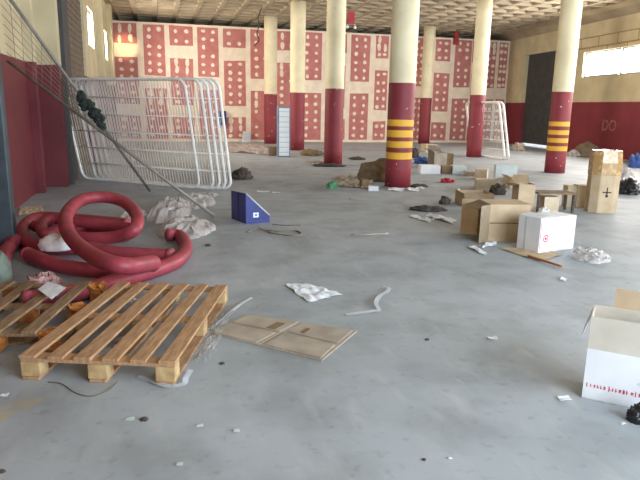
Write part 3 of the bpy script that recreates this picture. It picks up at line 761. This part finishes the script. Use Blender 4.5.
for k in range(4):
    n_ = (k+1) % 4
    for p_, q_ in ((v0, v1), (v1, v2), (v2, v3)): bm.faces.new((p_[k], p_[n_], q_[n_], q_[k]))
bm_obj('body', bm, M['blue'], r)
bm = bmesh.new(); e = (c-b).normalized(); nn = Vector((e.y, -e.x, 0))
rim = [hi[1], hi[2]]; add_tube(bm, [hi[1]+nn*.002+Vector((0, 0, .004)), hi[2]+nn*.002+Vector((0, 0, .004))], .007, 6); bm_obj('rim', bm, M['white_card'], r, True)
stc = b.lerp(c, .42)+nn*.002; add = bmesh.new(); add_box(add, (stc.x, stc.y, height_at(255.5, 215, stc)), (.075, .002, .065), Euler((0, 0, math.atan2(e.y, e.x)))); stk = bm_obj('sticker', add, M['paper'], r)
add = bmesh.new(); add_box(add, (stc.x+nn.x*.0015, stc.y+nn.y*.0015, height_at(255.5, 215, stc)), (.03, .002, .02), Euler((0, 0, math.atan2(e.y, e.x)))); add.transform(Matrix.Translation(-Vector(r['_shift']))); bm_obj('print', add, M['blue_bag'], stk)
add = bmesh.new(); add_tube(add, [a.lerp(b, .5)+Vector((-.003, -.003, .02)), a.lerp(b, .5)+Vector((-.003, -.003, (hL+hM)/2-.01))], .004, 6); bm_obj('rib', add, M['blue_in'], r)
wire_px('wire_loop', [(248, 232, .01), (252, 230, .02), (258, 227, .05), (261, 229, .03), (272, 233, .006), (288, 235.5, .006), (299, 235, .006), (301, 233.5, .006), (296, 231, .006), (280, 231.5, .006), (266, 230, .006), (260, 227.5, .04)], .010, M['thin_wire'], 'bent loop of wire lying in front of the blue bin', 'wire')
wire_px('thin_rod', [(272, 224, .006), (285, 225.3, .006), (301, 225, .006)], .006, M['thin_wire'], 'thin rod lying just right of the blue bin', 'rod', 3)
wire_px('thin_rod', [(351, 234.5, .006), (370, 234.5, .02), (374, 234, .006), (388, 233.5, .006)], .012, M['card_grey'], 'grey stick lying alone mid floor before the striped column', 'rod', 3)
wire_px('thin_rod', [(349, 199, .006), (367, 199.3, .006)], .014, M['card_grey'], 'short grey stick lying near the base of the striped column', 'rod', 3)

# ---- heaps round the hose
lump_px('foam_lump', 34, 70, 243, 264, M['foam'], 'white crumpled foam lump sitting among the red hoses', 'foam', depth=.24, seed=5, amp=.12).location.z = .12
p = fl(51, 292, .17); q = [fl(38, 290, .17), fl(52, 300, .17), fl(66, 288, .17), fl(48, 282, .17)]
o = sheet('paper_sheet', [v[:2] for v in q], M['paper'], 'white sheet of paper lying on the broken pallet', 'paper', amp=.004, n=8); o.location.z = .168
drape('plastic_bag', 8, 46, 264, 302, M['pink_plastic'], 'dusty pink plastic bag crumpled left of the white sheet', 'bag', depth=.5, seed=9, amp=.5)
drape('plastic_bag', 44, 92, 284, 300, M['plastic'], 'clear plastic crumpled behind the broken pallet', 'bag', depth=.4, seed=12, amp=.5)
lump_px('sack', -14, 6, 246, 288, M['grey_green'], 'grey green sack cut off by the left edge', 'sack', depth=.22, seed=2, amp=.15)
drape('plastic_sheeting', 136, 180, 186, 224, M['plastic_milky'], 'crumpled clear plastic sheeting heaped behind the raised hose loop', 'plastic', depth=1.3, seed=7, hs=.7)
drape('plastic_sheeting', 158, 208, 184, 210, M['plastic'], 'greyish clear plastic heaped under the end of the leaning gate', 'plastic', depth=1.1, seed=17, hs=.6)
drape('plastic_sheeting', 150, 204, 205, 240, M['plastic_milky'], 'pinkish milky plastic sheeting heaped by the hose tip', 'plastic', depth=.9, seed=27, hs=.65)
drape('plastic_bag', 118, 142, 206, 222, M['plastic'], 'small clear plastic bag just behind the top of the hose loop', 'bag', depth=.4, seed=31, amp=.5)
q = [fl(19, 216), fl(44, 213), fl(42, 206), fl(20, 208)]
sheet('paper_sheet', [v[:2] for v in q], M['card_pale'], 'beige card lying at the foot of the red left wall', 'cardboard', amp=.01)
lump_px('debris_heap', 64, 72, 163, 172, M['foam'], 'small white scrap by the foot of the grey shutter', 'debris', depth=.2, seed=3)
lump_px('debris_heap', 229, 251, 168, 180, M['dark_debris'], 'low dark green heap right of the white mesh panels', 'debris', depth=.5, seed=13, amp=.4)
lump_px('debris_heap', 196, 216, 192, 197, M['plastic_milky'], 'thin plastic scraps at the foot of the white mesh panels', 'debris', depth=.4, seed=14, amp=.5)

# ================================================================== MIDDLE: cabinet and far litter
pb = fl(284, 157.2); s = mpp(pb); hC = height_at(283, 106.5, pb)
r = root('display_cabinet', 'tall narrow pale blue and white cabinet standing before the far columns', 'cabinet', (pb.x, pb.y, 0), None, Euler((0, 0, -YAW+math.radians(12))))
w = 12.5*s; dp = .28
bm = bmesh.new(); add_box(bm, (0, dp/2, hC/2), (w, dp, hC), bev=.01); bm_obj('body', bm, M['cabinet_side'], r)
bm = bmesh.new(); add_box(bm, (0, -.004, hC/2), (w*.80, .02, hC*.94), bev=.004); bm_obj('front', bm, M['cabinet_face'], r)
for k in range(9):
    bm = bmesh.new(); add_box(bm, (0, -.017, hC*.1+k*hC*.1), (w*.78, .01, .018), bev=.002); bm_obj('shelf_edge', bm, M['pale_teal'], r)
carton_px(269, 276, 147, 156, .3, 'small dark box leaning by the left foot of the pale cabinet', 'card_dark', name='small_box')
# things at the back partition
pbk = on_plane(222, 118, (0, BY-.1, 0), Vector((0, 1, 0)))
bm = bmesh.new(); add_box(bm, (0, -.08, 0), (.34, .16, .58), bev=.015); add_box(bm, (0, -.165, .1), (.2, .012, .2), bev=.004); o = bm_obj('wall_box', bm, M['blue_in']); o.location = (pbk.x, BY-.013, pbk.z); tag(o, 'dark blue box fixed on the back wall beside the mesh panels', 'wall box')
p = fl(241, 140)
for k, (dz, ww) in enumerate(((0, .36), (.15, .32), (.30, .30))):
    pz = Vector((p.x, BY-.25, 0)); o = carton('small_carton', ('lowest', 'middle', 'topmost')[k]+' of three small white boxes piled at the back wall', 'box', (pz.x+.02*k, pz.y, dz), (ww, .2, .145), .05*k, 'white_card', tape=False)
sheet_px('rubble_scatter', [(225, 152), (268, 155), (268, 146), (222, 143)], M['plastic_milky'], 'pale plastic sheeting strewn on the floor before the back wall', 'plastic', amp=.06, n=20, seed=3, freq=3)
for (x0, x1, y0, y1, mm, dpt, lb) in ((300, 323, 149, 156, 'card_dark', .9, 'flat brown debris between two plain columns at the back'),
        (307, 326, 160, 163, 'card_grey', .5, 'grey scraps left of the plain column foot'), (312, 345, 163.5, 167, 'dark_debris', .4, 'dark scraps at the foot of the nearest plain column'),
        (349, 366, 157, 160, 'dark_debris', .4, 'thin dark scraps right of the nearest plain column'),
        (326, 338, 181.5, 189, 'green', .2, 'green crushed plastic lying left of the brown sheet'),
        (411, 447, 205, 212, 'dark_debris', .3, 'dark flat debris behind the white papers'),
        (440, 452, 196, 205, 'dark_debris', .2, 'dark crumpled scrap beside the brown open box'),
        (491, 508, 184, 195, 'dark_debris', .2, 'dark brown scraps between the boxes behind the large open box'),
        (442, 456, 178, 183, 'red_sign', .3, 'red cloth scrap lying behind the boxes'),
        (577, 601, 142, 157, 'brown_cloth', .5, 'grey brown heap by the right wall beside the striped column'),
        (513, 527, 143, 151, 'card_grey', .6, 'pale heap of rubble at the foot of the far right wall'),
        (568, 582, 150, 157, 'plastic_milky', .4, 'white plastic scraps before the grey brown heap'),
        (619, 642, 166, 187, 'plastic', .8, 'clear plastic pile behind the black bags at the right edge'),
        (621, 645, 178, 195, 'black', .5, 'black plastic bags on the floor at the right edge'),
        (632, 648, 154, 168, 'blue_bag', .5, 'blue bag by the right wall at the right edge'),
        (414, 432, 157, 164, 'blue_bag', .4, 'blue bag beside the big striped column'),
        (410, 420, 148, 158, 'dark_debris', .4, 'dark heap behind the blue bag'),
        (357, 411, 157, 182, 'brown_cloth', .7, 'brown sheet heaped behind the big striped column'),
        (411, 428, 184, 187.5, 'dark_debris', .2, 'dark scraps at the foot of the striped column'),
        (583, 619, 245, 265, 'plastic', .5, 'crumpled clear plastic bag alone right of the white box'),
        (540, 551, 207, 216, 'foam', .2, 'white crumpled scrap behind the white box with red emblem'),
        (456, 461, 189, 194, 'foam', .12, 'small white foam ball on the corner of the brown box')):
    (drape if 'lastic' in mm else lump_px)('debris_heap' if 'scrap' in lb or 'debris' in lb or 'heap' in lb else 'plastic_bag', x0, x1, y0, y1, M[mm], lb, 'debris' if 'bag' not in lb else 'bag', depth=dpt, seed=int(x0), amp=.45 if mm != 'brown_cloth' else .22, freq=2.4 if mm != 'brown_cloth' else 1.6)
# flat cardboard and white scraps near the striped column
sheet_px('flattened_cardboard', [(335, 186), (370, 189), (374, 179), (338, 176)], M['card_grey'], 'torn cardboard sheet lying before the brown sheet heap', 'cardboard', amp=.05, n=16, seed=5, freq=4)
carton_px(361, 368, 180, 188, .25, 'small brown block on the torn cardboard before the heap', 'card_dark', rot=10, name='small_box', tape=False)
carton_px(368.5, 378.5, 186.5, 191, .12, 'small white box on the floor left of the striped column', 'white_card', name='small_box', tape=False)
for k, (poly, lb) in enumerate((([(387, 190.5), (402, 192), (404, 188.5), (389, 188)], 'white scrap at the very foot of the striped column'),
                                ([(407, 190.5), (418, 192.5), (420, 189.5), (409, 188.5)], 'left white scrap just right of the striped column foot'),
                                ([(416, 188.5), (424, 189.5), (425, 186.5), (418, 186)], 'right white scrap just right of the striped column foot'),
                                ([(410, 217), (430, 223), (434, 220), (414, 215)], 'white paper strip left of the brown open box, leftmost'),
                                ([(425, 216), (452, 224), (457, 221), (430, 214)], 'white paper strip left of the brown open box, nearest to it'),
                                ([(469, 248), (484, 256), (487, 254), (473, 246)], 'white strip on the floor below the brown open box'),
                                ([(482, 249), (495, 246), (497, 243), (486, 244)], 'short white scrap below the brown open box'),
                                ([(560, 281), (566, 282), (567, 279), (561, 278)], 'tiny white scrap below the plastic bag on the right'))):
    sheet_px('paper_scrap', poly, M['paper'], lb, 'paper', amp=.02, n=8, seed=k+40)

# ================================================================== BOXES ON THE RIGHT
# large open box lying on its side, mouth to the left
p = fl(508, 241.5); s = mpp(p); Lx = 42*s; hv = height_at(506, 204.5, p); dp = .42
th = -YAW+math.radians(4); dirx = Vector((math.cos(th), math.sin(th), 0)); diry = Vector((-dirx.y, dirx.x, 0))
o_ = p+dirx*Lx/2+diry*dp/2; o_.z = hv/2
RM = Matrix.Rotation(th, 4, 'Z') @ Matrix.Rotation(-PI/2, 4, 'Y')
r = carton('cardboard_box', 'large open cardboard box lying on its side with curled flaps', 'box', o_, (hv, dp, Lx), closed=False, flaps={'f': 40, 'b': 14, 'l': 60, 'r': -18}, euler=RM.to_euler(), m='card', flap_m='card_pale')
bm = bmesh.new(); add_box(bm, (.0, -dp/2-.001, Lx/2), (.012, .002, Lx*.98)); bm_obj('seam', bm, M['card_edge'], r)
# white box with a round red emblem
a = fl(521, 247.5); b = fl(538, 254); c = fl(573, 248.5)
h = height_at(536, 219, b); s = mpp(b); e = (c-b).normalized(); wB_ = (c-b).length; dB_ = .26
th = math.atan2(e.y, e.x); nn = Vector((-e.y, e.x, 0)); dB_ = abs((a-b).dot(nn)); print('wbox', wB_, dB_, h)
dB_ = max(.17, min(.4, dB_)); cen = b+e*wB_/2+nn*dB_/2
r = root('white_box', 'white box with a round red emblem before the brown open box', 'box', (cen.x, cen.y, 0), None, Euler((0, 0, th)))
bm = bmesh.new(); add_box(bm, (0, 0, h/2), (wB_, dB_, h), bev=.006); bm_obj('body', bm, M['white_card'], r)
bm = bmesh.new(); xe = -wB_/2+.19*wB_+.25*wB_-.02; zc = h*.42
n = 20
def disc(bm, x, y, z, ro, ri=0):
    o1 = [bm.verts.new((x+math.cos(2*PI*k/n)*ro, y, z+math.sin(2*PI*k/n)*ro)) for k in range(n)]
    if ri:
        i1 = [bm.verts.new((x+math.cos(2*PI*k/n)*ri, y, z+math.sin(2*PI*k/n)*ri)) for k in range(n)]
        for k in range(n): bm.faces.new((o1[k], o1[(k+1) % n], i1[(k+1) % n], i1[k]))
    else: bm.faces.new(o1)
xe = -wB_/2+wB_*.17
disc(bm, xe, -dB_/2-.0015, zc, .043, .029); disc(bm, xe, -dB_/2-.0015, zc, .018)
bm_obj('emblem', bm, M['red_print'], r)
bm = bmesh.new(); add_box(bm, (-wB_/2+.012, -dB_/2-.001, h*.55), (.008, .002, h*.85)); bm_obj('red_edge_line', bm, M['red_print'], r)
bm = bmesh.new(); add_box(bm, (-wB_/2-.001, dB_*.15, h*.5), (.002, .03, h*.96)); bm_obj('end_tape', bm, M['pale_teal'], r)
bm = bmesh.new(); add_box(bm, (-wB_/2+.08, -.0, h+.012), (.16, dB_*.96, .004), Euler((0, -.12, 0))); bm_obj('flap', bm, M['white_card'], r)
# flattened brown card under and before it
sheet_px('flattened_cardboard', [(500, 249), (540, 262), (563, 255), (530, 247)], M['card'], 'flattened brown cardboard lying before the white box', 'cardboard', amp=.012, n=10, seed=8)
wire_px('wooden_stick', [(528, 256, .02), (545, 261, .02), (562, 266.5, .02)], .012, M['wood_orange'], 'thin brown stick lying before the white box', 'stick', 3)
# others behind
carton_px(461, 492, 193.5, 206, .42, 'low brown box just behind the large open box', 'card', 6, closed=False, flaps={'f': 150, 'l': 70})
carton_px(516, 533, 184.5, 212, .26, 'upright brown box between the open box and the white box', 'card', 4, tape=False, closed=False, flaps={'l': 100, 'b': 15})
carton_px(543, 558, 197, 212.5, .2, 'small beige box framed in dark wood behind the white box', 'card_pale', 2, tape=False)
# dark wooden shelf over the beige box
a = fl(540, 213); b = fl(566, 211); s = mpp(a); th = -YAW
r = root('wooden_stool', 'dark low wooden frame standing over the small beige box', 'frame', ((a+b)/2)*1, None, Euler((0, 0, th)))
wS = (b-a).length; hS = height_at(552, 193, (a+b)/2)
bm = bmesh.new(); add_box(bm, (0, .08, hS), (wS+.03, .34, .025), bev=.004); bm_obj('top', bm, M['card_dark'], r)
for sx_ in (-1, 1):
    for yy in (-.06, .23):
        bm = bmesh.new(); add_box(bm, (sx_*(wS/2-.005), yy, hS/2-.006), (.035, .035, hS-.014), bev=.003); bm_obj('leg', bm, M['dark_debris'], r)
carton_px(566, 575.5, 186, 207.5, .2, 'narrow beige carton left of the pair before the tall taped box', 'card_pale', 0, tape=False)
carton_px(576, 586, 185.5, 208, .2, 'narrow beige carton touching the tall taped box', 'card_pale', -3, tape=False)
# tall octagonal taped carton
p = fl(605, 213.5); s = mpp(p); wT_ = 26.5*s; hT = height_at(606, 151, p); dT_ = wT_*.9
r = root('tall_carton', 'tall eight sided brown carton with taped top and dark cross mark', 'box', (p.x+F0.x*dT_/2, p.y+F0.y*dT_/2, 0), None, Euler((0, 0, -YAW+math.radians(-6))))
ch = .24; ww, hd = wT_/2, dT_/2; cx_, cy_ = wT_*ch, dT_*ch
octo = [(-ww+cx_, -hd), (ww-cx_, -hd), (ww, -hd+cy_), (ww, hd-cy_), (ww-cx_, hd), (-ww+cx_, hd), (-ww, hd-cy_), (-ww, -hd+cy_)]
octo = [(x*(1.06 if abs(x) > ww*.9 else 1), y) for x, y in octo]
bm = bmesh.new(); add_prism(bm, octo, hT*.62); bmesh.ops.bevel(bm, geom=list(bm.edges), offset=.006, segments=2, affect='EDGES'); bm_obj('body', bm, M['card'], r)
bm = bmesh.new(); add_prism(bm, [(x*1.02, y*1.02) for x, y in octo], hT*.39, (0, 0, hT*.61))
bmesh.ops.subdivide_edges(bm, edges=list(bm.edges), cuts=3, use_grid_fill=True)
for v in bm.verts:
    k = 1+.02*mn.noise(v.co*7); tt = max(0, (v.co.z-hT*.85)/(hT*.15)); v.co.x *= k*(1-.08*tt); v.co.y *= k*(1-.08*tt); v.co.z += .008*mn.noise(v.co*9)
bm_obj('taped_top', bm, M['tape'], r)
bm = bmesh.new(); zc = height_at(604.5, 192.5, p)
add_box(bm, (.01, -hd-.0015, zc), (.13, .002, .018)); add_box(bm, (.01, -hd-.0015, zc), (.018, .002, .15)); disc(bm, .01, -hd-.003, zc-.055, .022)
bm_obj('cross_mark', bm, M['dark_print'], r)
# smaller boxes further back
carton_px(477, 489, 169.5, 180, .32, 'small pale brown box with dark side near the middle of the hall', 'card_pale', -20, tape=False)
carton_px(494, 516, 165, 186, .1, 'pale blue white panel standing behind the brown open box', 'pale_teal', 4, tape=False, name='foam_sheet')
carton_px(507, 519, 177.5, 188.5, .22, 'small crumpled brown box before the pale panel', 'card', 20, closed=False, flaps={'l': 60, 'f': 130})
carton_px(477, 499, 180, 190, .3, 'beige torn box behind the large open box, left of dark scraps', 'card_pale', -8, closed=False, flaps={'f': 160, 'r': 80})
carton_px(432, 445, 152.5, 168, .5, 'brown box right of the blue bag', 'card_grey', 10, closed=False, flaps={'l': 60, 'b': 20})
carton_px(445, 454, 154, 166, .4, 'dark brown box behind the pale box row', 'card_dark', -8, tape=False)
carton_px(424, 436, 144.5, 152, .5, 'pale box farthest back beside the slim far column', 'card_pale', 12, tape=False)
carton_px(441, 452, 166, 174, .3, 'small dark brown box right of the striped column', 'card_dark', 4, tape=False)
carton_px(452.5, 466, 166, 174.5, .3, 'pale blue white box beside the small dark brown box', 'pale_teal', 0, tape=False)
carton_px(420, 440, 165.5, 174, .3, 'low white box before the blue bag', 'white_card', 3, tape=False)
carton_px(467, 476, 172, 176.5, .3, 'flat tan box left of the small pale brown box', 'card_grey', 0, tape=False)

# ================================================================== CEILING FITTINGS
q = on_plane(351, 18, (0, 21, 0), Vector((0, 1, 0)))
r = root('hose_reel_sign', 'red hanging sign box under the ceiling in the middle', 'sign', (q.x, q.y, q.z), world=True)
bm = bmesh.new(); add_box(bm, (q.x, q.y, q.z), (.24, .12, .40), bev=.01); bm_obj('panel', bm, M['red_sign'], r)
bm = bmesh.new(); add_tube(bm, [(q.x, q.y, q.z+.2), (q.x, q.y, CZ+.02)], .015, 6); bm_obj('hanger', bm, M['dark_pole'], r)
for dx in (-.12, .16):
    bm = bmesh.new(); bmesh.ops.create_icosphere(bm, subdivisions=2, radius=.055); bmesh.ops.translate(bm, vec=(q.x+dx, q.y, q.z-.30), verts=bm.verts); add_tube(bm, [(q.x+dx, q.y, q.z-.26), (q.x+dx*.8, q.y, q.z-.19)], .012, 6); bm_obj('lamp_head', bm, M['white_card'], r, True)
q = on_plane(457.5, 38, (0, BY-.2, 0), Vector((0, 1, 0)))
bm = bmesh.new(); add_box(bm, (0, 0, 0), (.22, .12, .55), bev=.02); add_box(bm, (0, -.07, -.1), (.12, .03, .16), bev=.008); o = bm_obj('alarm_box', bm, M['red_sign']); o.location = (q.x, BY-.075, q.z); tag(o, 'small red box fixed high on the back wall at the right', 'wall box')
P = [on_plane(x, y, (0, 22.5, 0), Vector((0, 1, 0))) for x, y in ((262, 14), (258, 18), (259, 25), (257, 34), (259, 40), (254, 46))]
P[0].z = CZ+.05
o = tube_obj('hanging_cable', catmull(P, 6), .022, M['dark_debris']); origin_to(o, P[0]); tag(o, 'dark cable dangling from the ceiling left of the far column', 'cable')
# faded lettering on the red right wall
def wall_text(body, px, py, size, label, cat):
    cu = bpy.data.curves.new('faded_lettering', 'FONT'); cu.body = body; cu.size = size; cu.extrude = .001; cu.align_x = 'CENTER'; cu.align_y = 'CENTER'; cu.offset = .012
    o = bpy.data.objects.new('faded_lettering', cu); COL.objects.link(o)
    p = px_wall(px, py)+WN*.006
    X = -wd; Y = Vector((0, 0, 1)); Zv = X.cross(Y)
    Mx = Matrix((X, Y, Zv)).transposed().to_4x4(); Mx.translation = p
    dg = bpy.context.evaluated_depsgraph_get(); me = bpy.data.meshes.new_from_object(o.evaluated_get(dg)); bpy.data.objects.remove(o)
    me.materials.clear(); me.materials.append(M['pale_print']); o = bpy.data.objects.new('faded_lettering', me); COL.objects.link(o); o.matrix_world = Mx
    tag(o, label, cat)
wall_text('DO', 609, 126, .52, 'faded pale painted letters on the red right wall above the tall carton', 'lettering')

# ================================================================== LIGHT
wld = bpy.data.worlds.new('sky'); SC.world = wld; wld.use_nodes = True
bg = wld.node_tree.nodes['Background']; bg.inputs[0].default_value = (.86, .93, 1, 1); bg.inputs[1].default_value = 3.0
def area(name, loc, target, sx, sy, power, col):
    l = bpy.data.lights.new(name, 'AREA'); l.shape = 'RECTANGLE'; l.size = sx; l.size_y = sy; l.energy = power; l.color = col
    o = bpy.data.objects.new(name, l); COL.objects.link(o); o.location = loc
    d = Vector(target)-Vector(loc); o.rotation_euler = d.to_track_quat('-Z', 'Y').to_euler(); return o
# daylight through the wide front opening
area('front_daylight', (7.5, -2.7, 2.4), (7.0, 6, 1.3), 11, 4.0, 1150, (.72, .86, 1.0))
# daylight through the right-hand windows (just outside the glass)
ya = max(b for a, b in wins); yb = min(a for a, b in wins); yc = (ya+yb)/2
cw = Vector((wall_x(yc), yc, (wB+wT)/2))-WN*.6
area('right_window_daylight', cw, cw+WN*3+Vector((0, 0, -.6)), ya-yb+1, wT-wB+.5, 3600, (1, .97, .93))
for a, b in ((17.1, 18.5), (22.2, 23.2)):
    area('left_window_daylight', (LX-.6, (a+b)/2, 3.6), (LX+2, (a+b)/2+.8, 3.3), 1.4, 1.2, 700, (1, .93, .80))

# unseen warm spot added under the ceiling to glow on the back wall's left
sl = bpy.data.lights.new('added_warm_wall_spot', 'SPOT'); sl.energy = 650; sl.color = (1, .76, .42); sl.spot_size = math.radians(17); sl.spot_blend = .6; sl.shadow_soft_size = .12
so = bpy.data.objects.new('added_warm_wall_spot', sl); COL.objects.link(so); so.location = (-.4, 22.2, 4.86); so.rotation_euler = (Vector((-1.15, 25.7, 3.68))-so.location).to_track_quat('-Z', 'Y').to_euler()
# ================================================================== CAMERA
cd = bpy.data.cameras.new('camera'); cam = bpy.data.objects.new('camera', cd); COL.objects.link(cam)
cd.sensor_width = 36; cd.lens = FL/640*36; cd.clip_end = 200
Mx = Matrix((RT, UPV, -FW)).transposed().to_4x4(); Mx.translation = (0, 0, EYE); cam.matrix_world = Mx
SC.camera = cam
SC.view_settings.view_transform = 'Standard'; SC.view_settings.look = 'None'; SC.view_settings.gamma = 1; SC.view_settings.use_curve_mapping = False
SC.view_settings.exposure = 0.27
for o in bpy.data.objects:
    if '_shift' in o: del o['_shift']
